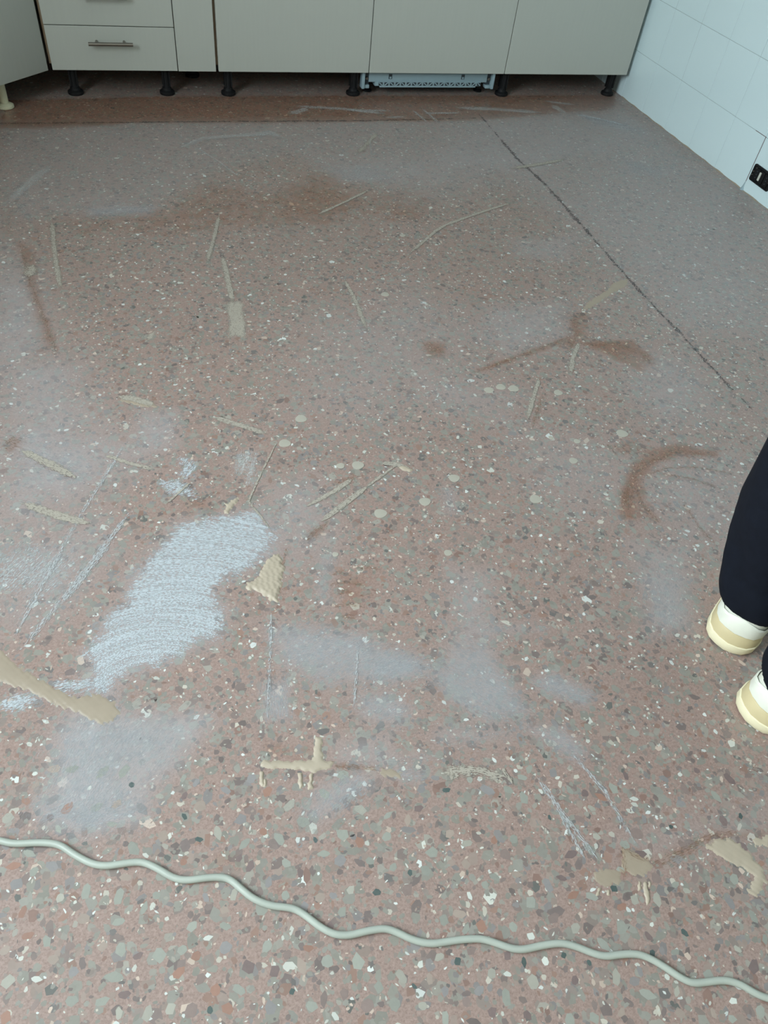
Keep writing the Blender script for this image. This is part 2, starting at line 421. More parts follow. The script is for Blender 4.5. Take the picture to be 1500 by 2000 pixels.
while len(placed) < 300 and tries < 6000:
    tries += 1
    p = F(random.uniform(6, 1494), random.uniform(1500, 1994))
    r = random.uniform(.0055, .0098)
    if any((p[0] - a) ** 2 + (p[1] - b_) ** 2 < (r + c_) ** 2 * 2.0 for a, b_, c_ in placed): continue
    placed.append((p[0], p[1], r))
    o = link('stone_chip', random.choice(chip_meshes), None, floor)
    o.location = (p[0], p[1], 0); o.rotation_euler = (0, 0, random.uniform(0, 6.28))
    c = random.choice(BIGPAL)
    if c[0] > 200: r *= .6
    if c[0] < 60: r *= .65
    o.scale = (r, r, 1)
    f = random.uniform(.9, 1.1); lc = lin(c); o.color = (lc[0] * f, lc[1] * f, lc[2] * f, 1)

# ------------------------------------------------------------------ dried smears, filler and joints on the floor
def film_mat(name, col, opacity, streak=0.5, rag=.9, ss=4.0, ts=90.0, rough=.38, col2=None, dry=.18):
    m, nt, b = new_mat(name)
    st = attr(nt, 'st', 'Vector'); mk = attr(nt, 'm')
    p = pos(nt)
    wv = nd(nt, 'ShaderNodeVectorMath', operation='MULTIPLY_ADD'); setin(nt, wv.inputs[0], nd(nt, 'ShaderNodeTexNoise').outputs[1]); wv.inputs[1].default_value = (.02, .012, 0); setin(nt, wv.inputs[2], st)
    wn = wv.inputs[0].links[0].from_node; setin(nt, wn.inputs['Vector'], p); wn.inputs['Scale'].default_value = 9; wn.inputs['Detail'].default_value = 3
    st = wv.outputs[0]
    big = noise(nt, p, 22, 6, .7); mid = noise(nt, p, 75, 4, .7); hole = noise(nt, p, 210, 2, .5)
    fine = noise(nt, scalev(nt, st, (ss, ts, 1)), 1.0, 4, .65)
    fine2 = noise(nt, scalev(nt, st, (ss * 2.5, ts * 4, 1)), 1.0, 2, .5)
    e = math_n(nt, 'ADD', mk, math_n(nt, 'MULTIPLY', math_n(nt, 'SUBTRACT', big, .5), rag * 1.7))
    e = math_n(nt, 'ADD', e, math_n(nt, 'MULTIPLY', math_n(nt, 'SUBTRACT', mid, .5), rag * .9))
    e = math_n(nt, 'ADD', e, math_n(nt, 'MULTIPLY', math_n(nt, 'SUBTRACT', fine, .5), rag * .8))
    a = ramp(nt, e, .12, .82)
    s = ramp(nt, math_n(nt, 'ADD', math_n(nt, 'MULTIPLY', fine, .65), math_n(nt, 'MULTIPLY', fine2, .35)), .34, .64)
    a = math_n(nt, 'MULTIPLY', a, math_n(nt, 'ADD', 1 - streak, math_n(nt, 'MULTIPLY', s, streak)))
    a = math_n(nt, 'MULTIPLY', a, math_n(nt, 'ADD', .72, math_n(nt, 'MULTIPLY', ramp(nt, hole, .35, .55), .28)))
    a = math_n(nt, 'MULTIPLY', a, opacity)
    dn = ramp(nt, noise(nt, scalev(nt, st, (150, 620, 1)), 1.0, 2, .6), .30, .70, False)      # dry-brush breakup
    a = ramp(nt, math_n(nt, 'SUBTRACT', a, dn), -dry, dry)
    a = math_n(nt, 'MULTIPLY', a, opacity)
    setin(nt, b.inputs['Base Color'], mix_c(nt, big, col, col2 or tuple(c * .92 for c in col[:3]) + (1,)))
    b.inputs['Roughness'].default_value = rough
    setin(nt, b.inputs['Alpha'], a)
    return m
def film(name, mat, outline=None, line=None, width=None, soft=.02, z=.0003, res=.004, ang=0.0, centre=None, label=None):
    """thin film on the floor, either an outlined patch or a stroke along a line (photo survey points)"""
    if outline is not None: soft = max(soft * 2.2, .012)
    if outline is not None: poly = FP(outline); lo_, hi_ = poly.min(0), poly.max(0)
    else:
        ln = FP(line); lo_, hi_ = ln.min(0), ln.max(0)
    pad = soft * .6 + (width or 0) + res
    lo_ = lo_ - pad; hi_ = np.minimum(hi_ + pad, [XW - .002, 5])
    ax = np.arange(lo_[0], hi_[0] + res, res); ay = np.arange(lo_[1], hi_[1] + res, res)
    ax = np.minimum(ax, XW - .002)
    gx, gy = np.meshgrid(ax, ay); Q = np.stack([gx.ravel(), gy.ravel()], 1)
    if outline is not None:
        d = poly_sd(Q, poly); mval = np.clip(d / soft + .5, -.3, 1.35)
        if centre is not None:
            c = F(*centre)[:2]; dx = Q - c; rad = np.hypot(dx[:, 0], dx[:, 1]); st = np.column_stack([np.arctan2(dx[:, 1], dx[:, 0]) * .3, rad, 0 * rad])
        else:
            ca, sa = math.cos(ang), math.sin(ang)
            st = np.column_stack([Q[:, 0] * ca + Q[:, 1] * sa, -Q[:, 0] * sa + Q[:, 1] * ca, 0 * Q[:, 0]])
    else:
        dd, s, off = line_sd(Q, ln); L = s.max()
        tap = np.clip(np.minimum(s, L - s) / max(L * .12, 1e-4), .25, 1)
        d = width / 2 * tap - dd; mval = np.clip(d / soft + .5, 0, 1.4)
        st = np.column_stack([s, off, 0 * s])
    keep = (d > -soft * .6).reshape(gx.shape)
    iy = np.arange(gx.size).reshape(gx.shape)
    Qd = np.stack([iy[:-1, :-1], iy[:-1, 1:], iy[1:, 1:], iy[1:, :-1]], -1).reshape(-1, 4)
    kf = (keep[:-1, :-1] | keep[:-1, 1:] | keep[1:, 1:] | keep[1:, :-1]).ravel()
    Qd = Qd[kf]
    if not len(Qd): return None
    used = np.unique(Qd); remap = np.zeros(gx.size, int); remap[used] = np.arange(len(used))
    V = np.column_stack([Q[used], np.full(len(used), z)])
    me = quads_mesh(name, V, remap[Qd])
    add_attr(me, 'm', mval[used]); add_attr(me, 'st', st[used], 'FLOAT_VECTOR')
    o = link(name, me, mat, floor)
    if label: o['label'] = label
    return o
WHT = lin((200, 206, 212)); PALE = lin((208, 207, 206)); BEI = lin((180, 171, 159))
F_white = film_mat('white_paint_film', WHT, .9, .5, 1.0, 2.5, 150, dry=.35)
F_pale = film_mat('pale_slurry_film', PALE, .72, .45, .8, 5, 90, dry=.5)
F_faint = film_mat('faint_slurry_film', lin((186, 186, 188)), .5, .5, 1.0, 5, 110, dry=.5)
F_beige = film_mat('beige_filler_film', BEI, .97, .15, .6, 6, 120, rough=.45, dry=.28)
F_rust = film_mat('brown_stain_film', lin((158, 116, 88)), .56, .5, 1.0, 6, 160, dry=.45)
F_wet = film_mat('wet_filler_film', BEI, .97, .10, .6, 14, 120, rough=.06, dry=.28)
F_scr = film_mat('white_scratch_film', lin((198, 200, 202)), .8, .6, .7, 3, 420, dry=.35)
F_joint = film_mat('dark_joint_fill', lin((88, 82, 85)), .72, .2, 2.2, 60, 60, rough=.7)
zc = [.00022]
def nz():
    zc[0] += .000012; return zc[0]
# construction joints of the slab
film('slab_joint', F_joint, line=[(935, 222), (965, 257), (1010, 310), (1070, 365), (1140, 445), (1215, 530), (1280, 602), (1330, 652), (1375, 702), (1425, 755), (1500, 830)], width=.009, soft=.008, res=.003, z=nz(), label='dark dashed joint running across the floor parallel to the tiled wall')
film('slab_joint', F_joint, line=[(-60, 243), (0, 241), (250, 239), (470, 237), (700, 236), (930, 231)], width=.008, soft=.007, res=.003, z=nz(), label='dark joint running along the front of the cabinets')
# white paint
film('paint_smear', F_white, outline=PAINT, soft=.02, res=.0035, centre=(300, 1420), z=nz(), label='large white paint smear with curved trowel streaks')
film('paint_smear', F_white, outline=[(108, 1330), (150, 1325), (180, 1320), (182, 1345), (110, 1352)], soft=.012, res=.003, ang=.1, z=nz())
film('paint_smear', F_white, outline=[(0, 1362), (60, 1360), (75, 1366), (40, 1385), (0, 1388)], soft=.012, res=.003, ang=.2, z=nz())
film('paint_smear', F_white, outline=[(315, 940), (350, 938), (385, 960), (380, 975), (330, 968)], soft=.012, res=.003, ang=.3, z=nz())
film('paint_smear', F_white, outline=[(355, 895), (380, 900), (372, 930), (350, 925)], soft=.02, res=.003, ang=.9, z=nz())
film('paint_smear', F_pale, outline=[(460, 895), (490, 880), (505, 925), (490, 945), (455, 915)], soft=.02, res=.003, ang=1.2, z=nz())
film('paint_smear', F_scr, outline=[(-10, 1085), (60, 1070), (140, 1095), (110, 1150), (50, 1165), (-10, 1155)], soft=.05, res=.004, ang=.9, z=nz(), label='scratchy white paint streaks')
film('wet_smear', F_wet, outline=[(442, 590), (472, 588), (474, 615), (480, 630), (478, 658), (460, 656), (444, 662), (447, 625)], soft=.012, res=.003, ang=1.5, z=nz(), label='smooth wet end of a filler streak')
film('wet_smear', F_wet, outline=[(288, 655), (302, 648), (298, 660), (290, 664)], soft=.008, res=.002, z=nz(), label='small wet glossy spot')
film('wet_smear', F_wet, outline=[(333, 676), (346, 683), (346, 690), (338, 686)], soft=.008, res=.002, z=nz())
# pale slurry patches
F_patch = film_mat('slurry_patch_film', lin((186, 187, 191)), .6, .5, .9, 5, 90, dry=.55)
LOC = dict(F_pale=F_patch, F_faint=F_faint, F_white=F_white)
for o_, a_, k_, s_ in PATCH:
    film('slurry_smear', LOC[k_], outline=o_, ang=a_, soft=s_, res=.004, z=nz())
RUSTLINES = [([(1258, 930), (1300, 915), (1360, 912), (1430, 925)], .006), ([(1290, 925), (1350, 935), (1410, 955)], .009), ([(1240, 950), (1255, 985), (1285, 1020)], .010),
    ([(1228, 1010), (1224, 965), (1240, 925), (1272, 898), (1318, 882), (1390, 890)], .016), ([(1335, 985), (1365, 1030), (1400, 1065)], .008), ([(1222, 960), (1215, 1000)], .010),
    ([(930, 728), (1000, 700), (1110, 660)], .010), ([(1135, 672), (1200, 672), (1255, 690), (1275, 712)], .022), ([(1110, 690), (1125, 655), (1120, 620)], .016), ([(825, 672), (868, 690)], .022),
    ([(0, 243), (120, 241), (250, 240)], .03), ([(755, 234), (860, 234)], .02), ([(35, 870), (10, 862)], .03), ([(60, 895), (140, 935)], .006), ([(600, 1055), (640, 1020)], .012), ([(655, 945), (700, 930)], .010),
    ([(40, 480), (62, 560), (80, 610), (112, 690)], .010), ([(1040, 835), (1060, 770)], .010), ([(560, 1070), (545, 1130), (548, 1170)], .006), ([(650, 1497), (740, 1503)], .008), ([(1220, 1708), (1216, 1658), (1262, 1682)], .005), ([(1290, 1690), (1340, 1660), (1390, 1632), (1440, 1625)], .012)]
RUSTLINES += [([(x, y), (x + l * .5, y - 4), (x + l, y + 2)], w_) for x, y, l, w_ in ((645, 1122, 40, .005), (700, 1112, 40, .007), (640, 1142, 75, .004), (660, 1160, 30, .006), (700, 1165, 38, .005), (650, 1185, 60, .005), (668, 1208, 26, .008))]
RUSTLINES += [([(1185 + 14 * k, 868 + 2 * k), (1205 + 14 * k, 890)], .005) for k in range(6)]
for l_, w_ in RUSTLINES:
    film('stain_mark', F_rust, line=l_, width=w_, soft=max(w_ * 1.2, .006), res=.003, z=nz())
STROKE = [  # (material, line, width m, softness)
    (F_pale, [(355, 287), (400, 270), (460, 265), (540, 262)], .022, .02),
    (F_pale, [(505, 265), (525, 258), (545, 268)], .03, .02),
    (F_pale, [(20, 395), (50, 365), (95, 325)], .03, .03),
    (F_faint, [(40, 400), (60, 430)], .03, .03),
    (F_pale, [(380, 286), (430, 318), (465, 345)], .006, .006),
    (F_pale, [(580, 208), (670, 213), (750, 222)], .022, .015), (F_pale, [(570, 222), (600, 212)], .03, .02),
    (F_pale, [(670, 215), (760, 217)], .016, .012), (F_pale, [(830, 222), (900, 221)], .016, .012), (F_pale, [(895, 211), (970, 214), (1055, 220)], .03, .02),
    (F_pale, [(826, 214), (856, 240)], .010, .008), (F_pale, [(806, 216), (835, 240)], .010, .008),
    (F_pale, [(1070, 199), (1120, 205)], .018, .014), (F_pale, [(1080, 207), (1105, 222)], .03, .02), (F_pale, [(755, 230), (785, 229)], .012, .01),
    (F_white, [(1125, 224), (1175, 234), (1220, 245)], .010, .012),
    (F_scr, [(240, 875), (150, 1020), (30, 1240)], .008, .008), (F_scr, [(255, 1000), (140, 1150), (40, 1270)], .010, .008),
    (F_scr, [(215, 1060), (120, 1180)], .012, .008),
    (F_scr, [(1120, 1475), (1180, 1545), (1240, 1647)], .006, .006), (F_scr, [(1050, 1520), (1110, 1605), (1165, 1675)], .008, .007), (F_scr, [(1085, 1575), (1140, 1675)], .005, .005),
    (F_scr, [(690, 1390), (695, 1330), (700, 1260)], .004, .004), (F_scr, [(530, 1180), (527, 1300), (523, 1400)], .004, .004),
    (F_beige, [(720, 372), (680, 392), (620, 420)], .012, .010),
    (F_beige, [(428, 420), (418, 465), (405, 512)], .014, .012), (F_beige, [(434, 500), (445, 545), (455, 590)], .018, .012),
    (F_beige, [(100, 430), (108, 500), (118, 565)], .014, .014), (F_beige, [(62, 520), (58, 540)], .03, .03),
    (F_beige, [(672, 545), (695, 590), (716, 645)], .013, .010),
    (F_beige, [(795, 500), (850, 452), (870, 440), (940, 415), (1003, 395)], .013, .009),
    (F_beige, [(230, 775), (265, 780), (302, 792)], .018, .010),
    (F_beige, [(415, 815), (470, 832), (520, 848)], .016, .010),
    (F_beige, [(600, 989), (650, 962), (690, 935)], .013, .008), (F_beige, [(627, 1020), (672, 985), (717, 951)], .014, .007), (F_beige, [(717, 951), (745, 930), (775, 908)], .007, .005),
    (F_beige, [(745, 905), (775, 908), (800, 916)], .014, .007),
    (F_beige, [(540, 865), (510, 925), (485, 980), (510, 1010), (535, 1045)], .004, .004),
    (F_beige, [(40, 880), (95, 905), (145, 932)], .018, .012), (F_beige, [(45, 983), (105, 1005), (172, 1023)], .020, .013), (F_beige, [(205, 890), (250, 905), (300, 918)], .011, .009),
    (F_beige, [(370, 945), (345, 967), (325, 985)], .006, .005),
    (F_beige, [(1053, 740), (1040, 780), (1030, 820)], .012, .010), (F_beige, [(1130, 670), (1118, 700), (1115, 730)], .014, .010),
    (F_beige, [(980, 1500), (1000, 1530)], .006, .005), (F_beige, [(865, 1510), (930, 1505), (985, 1520)], .018, .02), (F_beige, [(880, 1500), (882, 1525)], .006, .005),
    (F_faint, [(1300, 300), (1400, 320), (1450, 340)], .02, .02), (F_beige, [(1000, 330), (1060, 320), (1100, 312)], .02, .02),
    (F_faint, [(1470, 1510), (1500, 1530)], .012, .01), (F_beige, [(700, 300), (735, 262)], .02, .02), (F_pale, [(722, 270), (725, 300), (750, 306)], .006, .006),
]
for m_, l_, w_, s_ in STROKE:
    if m_ is F_beige: w_ *= .85
    film('filler_streak' if m_ is F_beige else 'slurry_streak', m_, line=l_, width=w_, soft=s_, res=.003 if w_ > .008 else .002, z=nz())

# raised beige filler: real relief
M['putty'] = simple('beige_filler_paste', lin((181, 167, 149)), .5, var=.07, scale=40, bump=.25)
M['putty_wet'] = simple('thin_beige_filler', lin((164, 149, 132)), .45, var=.08, scale=40, bump=.2)
M['plug'] = simple('grey_filler_plug', lin((178, 172, 160)), .5, var=.06, scale=60)
def paste(name, outline, thick, mat, soft=.010, res=.002, rag=.0025, lump=0.0, label=None):
    poly = FP(outline); lo_ = poly.min(0) - .012; hi_ = poly.max(0) + .012
    ax = np.arange(lo_[0], hi_[0] + res, res); ay = np.arange(lo_[1], hi_[1] + res, res)
    gx, gy = np.meshgrid(ax, ay); Q = np.stack([gx.ravel(), gy.ravel()], 1)
    d = poly_sd(Q, poly)
    ph = random.uniform(0, 6)
    wob = np.sin(Q[:, 0] * 310 + ph) * np.sin(Q[:, 1] * 270 + ph * 2) + .6 * np.sin(Q[:, 0] * 720 + Q[:, 1] * 500 + ph)
    d = d + wob * rag
    t = np.clip(d / soft, -1, 1)
    z = np.where(t > 0, .00035 + thick * np.sqrt(np.clip(1 - (1 - t) ** 2, 0, 1)), t * .002)
    if lump: z = z + np.where(t > .2, lump * (np.sin(Q[:, 0] * 620 + 3 * np.sin(Q[:, 1] * 200)) * np.sin(Q[:, 1] * 560)), 0)
    keep = (d > -res * 2.2).reshape(gx.shape); iy = np.arange(gx.size).reshape(gx.shape)
    Qd = np.stack([iy[:-1, :-1], iy[:-1, 1:], iy[1:, 1:], iy[1:, :-1]], -1).reshape(-1, 4)
    Qd = Qd[(keep[:-1, :-1] | keep[:-1, 1:] | keep[1:, 1:] | keep[1:, :-1]).ravel()]
    used = np.unique(Qd); remap = np.zeros(gx.size, int); remap[used] = np.arange(len(used))
    me = quads_mesh(name, np.column_stack([Q[used], z[used]]), remap[Qd])
    me.polygons.foreach_set('use_smooth', [True] * len(me.polygons))
    o = link(name, me, mat, floor)
    if label: o['label'] = label
    return o
P1, P2 = M['putty'], M['putty_wet']
paste('filler_blob', [(1138, 607), (1150, 590), (1185, 568), (1200, 552), (1225, 545), (1226, 556), (1200, 570), (1180, 583), (1155, 600)], .0006, P2, .012, label='beige filler patch beside the dark slab joint')
paste('filler_blob', [(0, 1270), (18, 1290), (50, 1313), (95, 1340), (150, 1364), (185, 1356), (222, 1370), (232, 1395), (205, 1416), (150, 1392), (95, 1368), (40, 1342), (0, 1330), (-20, 1310)], .0010, P2, .02, label='long beige filler smear beside the white paint')
paste('filler_blob', [(505, 1130), (520, 1095), (545, 1080), (555, 1110), (547, 1150), (540, 1178), (528, 1172), (505, 1155), (480, 1150), (480, 1140)], .0030, P1, .012, lump=.0007, label='lumpy beige filler blob at the corner of the white paint')
paste('filler_blob', [(438, 1003), (442, 985), (460, 972), (467, 976), (455, 990), (445, 1003)], .0022, P1, .008)
paste('filler_blob', [(508, 1496), (515, 1486), (560, 1488), (612, 1485), (616, 1440), (628, 1440), (630, 1484), (650, 1490), (648, 1498), (615, 1508), (560, 1500), (525, 1501)], .0022, P1, .009, rag=.0012, label='beige filler drip shaped like a lying T')
for q in ([(508, 1508), (514, 1507), (516, 1530), (520, 1534), (512, 1536), (507, 1530)], [(583, 1510), (590, 1510), (592, 1535), (586, 1540), (582, 1530)], [(604, 1512), (612, 1510), (610, 1530), (612, 1540), (602, 1542), (600, 1532), (606, 1522)], [(515, 1520), (520, 1522), (520, 1536), (515, 1536)]):
    paste('filler_drip', q, .0022, P1, .005, res=.0014, rag=.0006)
paste('filler_blob', [(1380, 1655), (1395, 1640), (1430, 1640), (1462, 1665), (1490, 1698), (1497, 1718), (1482, 1746), (1464, 1748), (1462, 1738), (1474, 1712), (1450, 1692), (1410, 1676)], .0014, P1, .018, label='hooked beige filler smear near the cable')
paste('filler_blob', [(1470, 1640), (1500, 1632), (1520, 1640), (1500, 1650), (1475, 1652)], .0006, P1, .01)
paste('filler_blob', [(1215, 1655), (1235, 1662), (1265, 1680), (1278, 1692), (1262, 1706), (1235, 1710), (1216, 1700)], .0005, P2, .02)
paste('filler_blob', [(1160, 1705), (1185, 1698), (1212, 1700), (1208, 1726), (1170, 1732)], .0005, P2, .02)
for q in ([(1247, 1722), (1252, 1722), (1252, 1738), (1246, 1740)], [(1256, 1726), (1262, 1722), (1268, 1740), (1270, 1762), (1263, 1768), (1259, 1750)], [(1266, 1722), (1271, 1722), (1272, 1732), (1267, 1732)], [(1168, 1736), (1174, 1734), (1170, 1748), (1164, 1750)], [(1186, 1738), (1192, 1738), (1191, 1748), (1186, 1748)]):
    paste('filler_drip', q, .0018, P1, .004, res=.0014, rag=.0006)
paste('filler_blob', [(742, 1505), (765, 1502), (785, 1508), (780, 1518), (750, 1518)], .0005, P2, .01)
paste('filler_blob', [(778, 911), (790, 910), (806, 918), (800, 922), (785, 918)], .0022, P1, .006, rag=.0008)
paste('filler_blob', [(232, 775), (262, 776), (300, 786), (304, 795), (275, 794), (240, 784)], .0010, P2, .010)
# round filled screw holes
for u, v, r in [(955, 762, .012), (978, 756, .012), (1003, 759, .013), (1090, 767, .011), (1215, 847, .014), (1127, 862, .008), (1120, 900, .010), (887, 934, .012), (830, 980, .012), (1046, 975, .013), (743, 1003, .013),
                (556, 866, .013), (588, 818, .013), (699, 909, .013), (665, 910, .009), (752, 575, .011), (786, 460, .009), (1076, 855, .006), (655, 1083, .006), (875, 1080, .008)]:
    c = F(u, v); bm = bmesh.new()
    ring = []
    for j in range(18):
        a = 2 * math.pi * j / 18; rr = r * (1 + .06 * math.sin(3 * a + u))
        ring.append((rr * math.cos(a), rr * .92 * math.sin(a)))
    a_ = [bm.verts.new((x * 1.03, y * 1.03, -.001)) for x, y in ring]; b_ = [bm.verts.new((x, y, .0007)) for x, y in ring]; c_ = [bm.verts.new((x * .8, y * .8, .0009)) for x, y in ring]
    for A, B in ((a_, b_), (b_, c_)):
        for j in range(18): bm.faces.new((A[j], A[(j + 1) % 18], B[(j + 1) % 18], B[j]))
    bm.faces.new(c_)
    o = from_bm('filler_plug', bm, M['plug'], floor, smooth=True); o.location = (c[0], c[1], 0)

# ================================================================== walls, ceiling, window
def struct(name, dims, mat):
    o = box(name, dims, mat); o['kind'] = 'structure'; return o
wr = struct('wall_right', (XW + .0011, XW + .16, YR - .1, YB + .1, -.05, ZC), M['grout'])
struct('wall_back', (XL - .1, XW + .001, YB, YB + .12, -.05, ZC), M['plaster'])
bm = bmesh.new(); a0, a1, c0, c1 = WIN2
add_box(bm, XL - .2, XL, YR - .1, a0, -.05, ZC); add_box(bm, XL - .2, XL, a1, YB, -.05, ZC)
add_box(bm, XL - .2, XL, a0, a1, -.05, c0); add_box(bm, XL - .2, XL, a0, a1, c1, ZC)
o = from_bm('wall_left', bm, M['plaster']); o['kind'] = 'structure'
bm = bmesh.new()
for a, b_ in ((a0, a0 + .06), ((a0 + a1) / 2 - .04, (a0 + a1) / 2 + .04), (a1 - .06, a1)): add_box(bm, XL - .12, XL - .06, a, b_, c0, c1)
for a, b_ in ((c0, c0 + .06), (c1 - .06, c1)): add_box(bm, XL - .12, XL - .06, a0 + .06, a1 - .06, a, b_)
o = from_bm('window_1', bm, M['wood']); o['kind'] = 'structure'
struct('ceiling', (XL - .1, XW + .1, YR - .1, YB + .1, ZC, ZC + .1), M['ceiling'])
struct('wall_front', (XL - .2, XW + .1, YR - .2, YR, -.05, ZC), M['plaster'])

# wall tiles: square white glazed tiles with tight joints
YT0 = .0294
GAP = .0007
tile_me = None
def tile_mesh(dy, dz):
    bm = bmesh.new(); add_box(bm, -.010, 0, -dy / 2, dy / 2, -dz / 2, dz / 2, bev=.0009, seg=2)
    me = bpy.data.meshes.new('tile'); bmesh.ops.recalc_face_normals(bm, faces=bm.faces[:]); bm.to_mesh(me); bm.free()
    me.materials.append(M['tile']); return me
tm = tile_mesh(TILE - 2 * GAP, TILE - 2 * GAP)
KCH = 5                                   # open joint beside the socket
ROWZ = [0, .1894, .3898] + [.3898 + TILE * k for k in range(1, 6)]
for r in range(len(ROWZ) - 1):
    for k in range(-3, 16):
        yc = YT0 - (k - .5) * TILE if False else YT0 - (k + .5) * TILE + TILE * 0
        zc_ = (ROWZ[r] + ROWZ[r + 1]) / 2
        t = link('tile', tm, None, wr)
        t.location = (XW + .010 + random.uniform(-.0003, .0003), yc, zc_)
        t.rotation_euler = (0, random.uniform(-.0012, .0012), random.uniform(-.0012, .0012))
        t.scale = (1, 1, (ROWZ[r + 1] - ROWZ[r] - 2 * GAP) / (TILE - 2 * GAP))
        if r == 0 and k == KCH:
            t.location.y -= .003; t.location.x -= .0022
box('open_joint', (XW - .0006, XW + .009, YT0 - KCH * TILE - .0035, YT0 - KCH * TILE + .001, .004, .189), M['darkgrout'], wr)['label'] = 'dark open joint between two tiles'
box('open_joint', (XW - .0004, XW + .009, YT0 - KCH * TILE, YT0 - (KCH - .32) * TILE, .1885, .1905), M['darkgrout'], wr)
# filler run along the foot of the wall
bm = bmesh.new(); rings = []
for j in range(60):
    y = .02 - j * (1.35 / 59); wv = .0035 + .002 * math.sin(j * 1.7) + .002 * math.sin(j * .61) + (.004 if j > 38 else 0)
    hh = .003 + .002 * math.sin(j * 1.3 + 1)
    rings.append([(XW + .004, y, -.001), (XW - wv, y, .0002), (XW - wv * .5, y, hh * .5), (XW + .004, y, hh)])
loft(bm, rings)
from_bm('wall_joint_filler', bm, M['putty_wet'], wr, smooth=True)
bm = bmesh.new(); add_lathe(bm, [(.012, -.001), (.009, .004), (.006, .012), (.0035, .026), (.001, .034)], XW + .001, YT0 - KCH * TILE - .001, 14)
from_bm('wall_joint_filler', bm, M['dwgrey'], wr, smooth=True)

# ================================================================== socket without its cover plate
so = empty('wall_socket', (XW - .001, -.987, .075))
tag(so, 'black wall socket frame without cover plate, white insert, on the white tiles', 'socket')
def rrect(y0, y1, z0, z1, r, x, n=5):
    pts = []
    for cy, cz, a0 in ((y1 - r, z1 - r, 0), (y0 + r, z1 - r, 90), (y0 + r, z0 + r, 180), (y1 - r, z0 + r, 270)):
        for j in range(n + 1):
            a = math.radians(a0 + 90 * j / n); pts.append((x, cy + r * math.cos(a), cz + r * math.sin(a)))
    return pts
bm = bmesh.new()
loft(bm, [rrect(-.055, .055, -.029, .029, .007, 0), rrect(-.055, .055, -.029, .029, .007, -.006), rrect(-.0535, .0535, -.0275, .0275, .0065, -.0075),
          rrect(-.050, .050, -.024, .024, .005, -.0075), rrect(-.048, .048, -.022, .022, .004, -.0035)])
from_bm('mounting_frame', bm, M['black'], so, smooth=True)
for yy in (.026, -.002, -.030):
    bm = bmesh.new(); add_box(bm, -.0085, -.003, yy - .0115, yy + .0115, -.0205, .0205, bev=.0012)
    md = from_bm('module', bm, M['black'], so, smooth=True)
    if yy == -.002:
        continue
    for zz in (-.011, 0, .011):
        bm = bmesh.new(); add_tube(bm, (-.0087, yy, zz), (-.0083, yy, zz), .0022, 10); from_bm('pin_hole', bm, M['dwdark'], md)
bm = bmesh.new(); add_box(bm, -.0115, -.006, .002, .0105, -.014, .015, bev=.0012)
o = from_bm('white_insert', bm, M['white_plastic'], so, smooth=True); o['label'] = 'small white insert'
for yy, zz in ((.045, .004), (.046, -.008), (.036, .019), (-.046, .0)):
    bm = bmesh.new(); add_tube(bm, (-.009, yy, zz), (-.0035, yy, zz), .0024, 10); from_bm('screw', bm, M['steel'], so)

# ================================================================== kitchen cabinets
DT = .019                                # front thickness
TOP = .81
def leg(parent, x, y, mat=None, h=H + .016):
    bm = bmesh.new()
    add_lathe(bm, [(.016, .020), (.014, .030), (.014, h - .02), (.024, h - .012), (.026, h)], x, y, 20)
    for k in range(4):
        a = math.pi / 4 + k * math.pi / 2
        add_box(bm, x + .0165 * math.cos(a) - .003, x + .0165 * math.cos(a) + .003, y + .0165 * math.sin(a) - .003, y + .0165 * math.sin(a) + .003, .03, h - .015)
    l = from_bm('leg', bm, mat or M['black'], parent, smooth=True)
    bm = bmesh.new(); add_lathe(bm, [(.027, .0003), (.029, .004), (.028, .011), (.019, .016), (.017, .024)], x, y, 20)
    from_bm('foot', bm, mat or M['black'], l, smooth=True)
def carcass(parent, x0, x1, edge_l=False, edge_r=False):
    y0, y1, z0 = DT + .002, .575, H + .016
    bm = bmesh.new()
    add_box(bm, x0, x0 + .016, y0, y1, z0, TOP); add_box(bm, x1 - .016, x1, y0, y1, z0, TOP)
    add_box(bm, x0 + .016, x1 - .016, y0, y1, z0, z0 + .016); add_box(bm, x0 + .016, x1 - .016, y1 - .006, y1, z0 + .016, TOP)
    add_box(bm, x0 + .016, x1 - .016, y0, y0 + .08, TOP - .016, TOP)
    from_bm('carcass', bm, M['carcass'], parent)
    for on, xa in ((edge_l, x0), (edge_r, x1 - .016)):
        if on: box('edge_band', (xa, xa + .016, y0 - .0015, y0 + .0002, z0, TOP), M['edge'], parent)['label'] = 'brown front edge'
def front(parent, name, x0, x1, z0, z1, lab=None):
    o = box(name, (x0, x1, 0, DT, z0, z1), M['front'], parent, bev=.0016, seg=2)
    if lab: o['label'] = lab
    return o
dc = tag(empty('drawer_cabinet', (-.375, .3, 0)), 'narrow pale cabinet with stacked drawers and a steel bar handle', 'cabinet')
def adopt(root):
    """parts were modelled in world coordinates; keep them there under the root"""
    for ch in root.children: ch.location = Vector(ch.location) - Vector(root.location)
carcass(dc, -.600, -.152, True, False)
dh = .1423
for k in range(5):
    z0 = H + k * dh + (.0 if k == 0 else .0012); z1 = H + (k + 1) * dh - .0012
    d_ = front(dc, 'drawer', -.592, -.1515, z0, z1)
    bm = bmesh.new(); zc2 = H + k * dh + .094; xc = -.378
    add_tube(bm, (xc - .076, -.031, zc2), (xc + .076, -.031, zc2), .006, 16)
    h_ = from_bm('handle', bm, M['steel'], d_, smooth=True); h_['label'] = 'brushed steel bar handle with two posts'
    for s in (-1, 1):
        bm = bmesh.new(); add_tube(bm, (xc + s * .047, -.029, zc2), (xc + s * .047, .001, zc2), .005, 12)
        from_bm('handle_post', bm, M['steel'], d_, smooth=True)
for x, y in ((-.53, .055), (-.195, .055), (-.53, .5), (-.195, .5)): leg(dc, x, y)
adopt(dc)

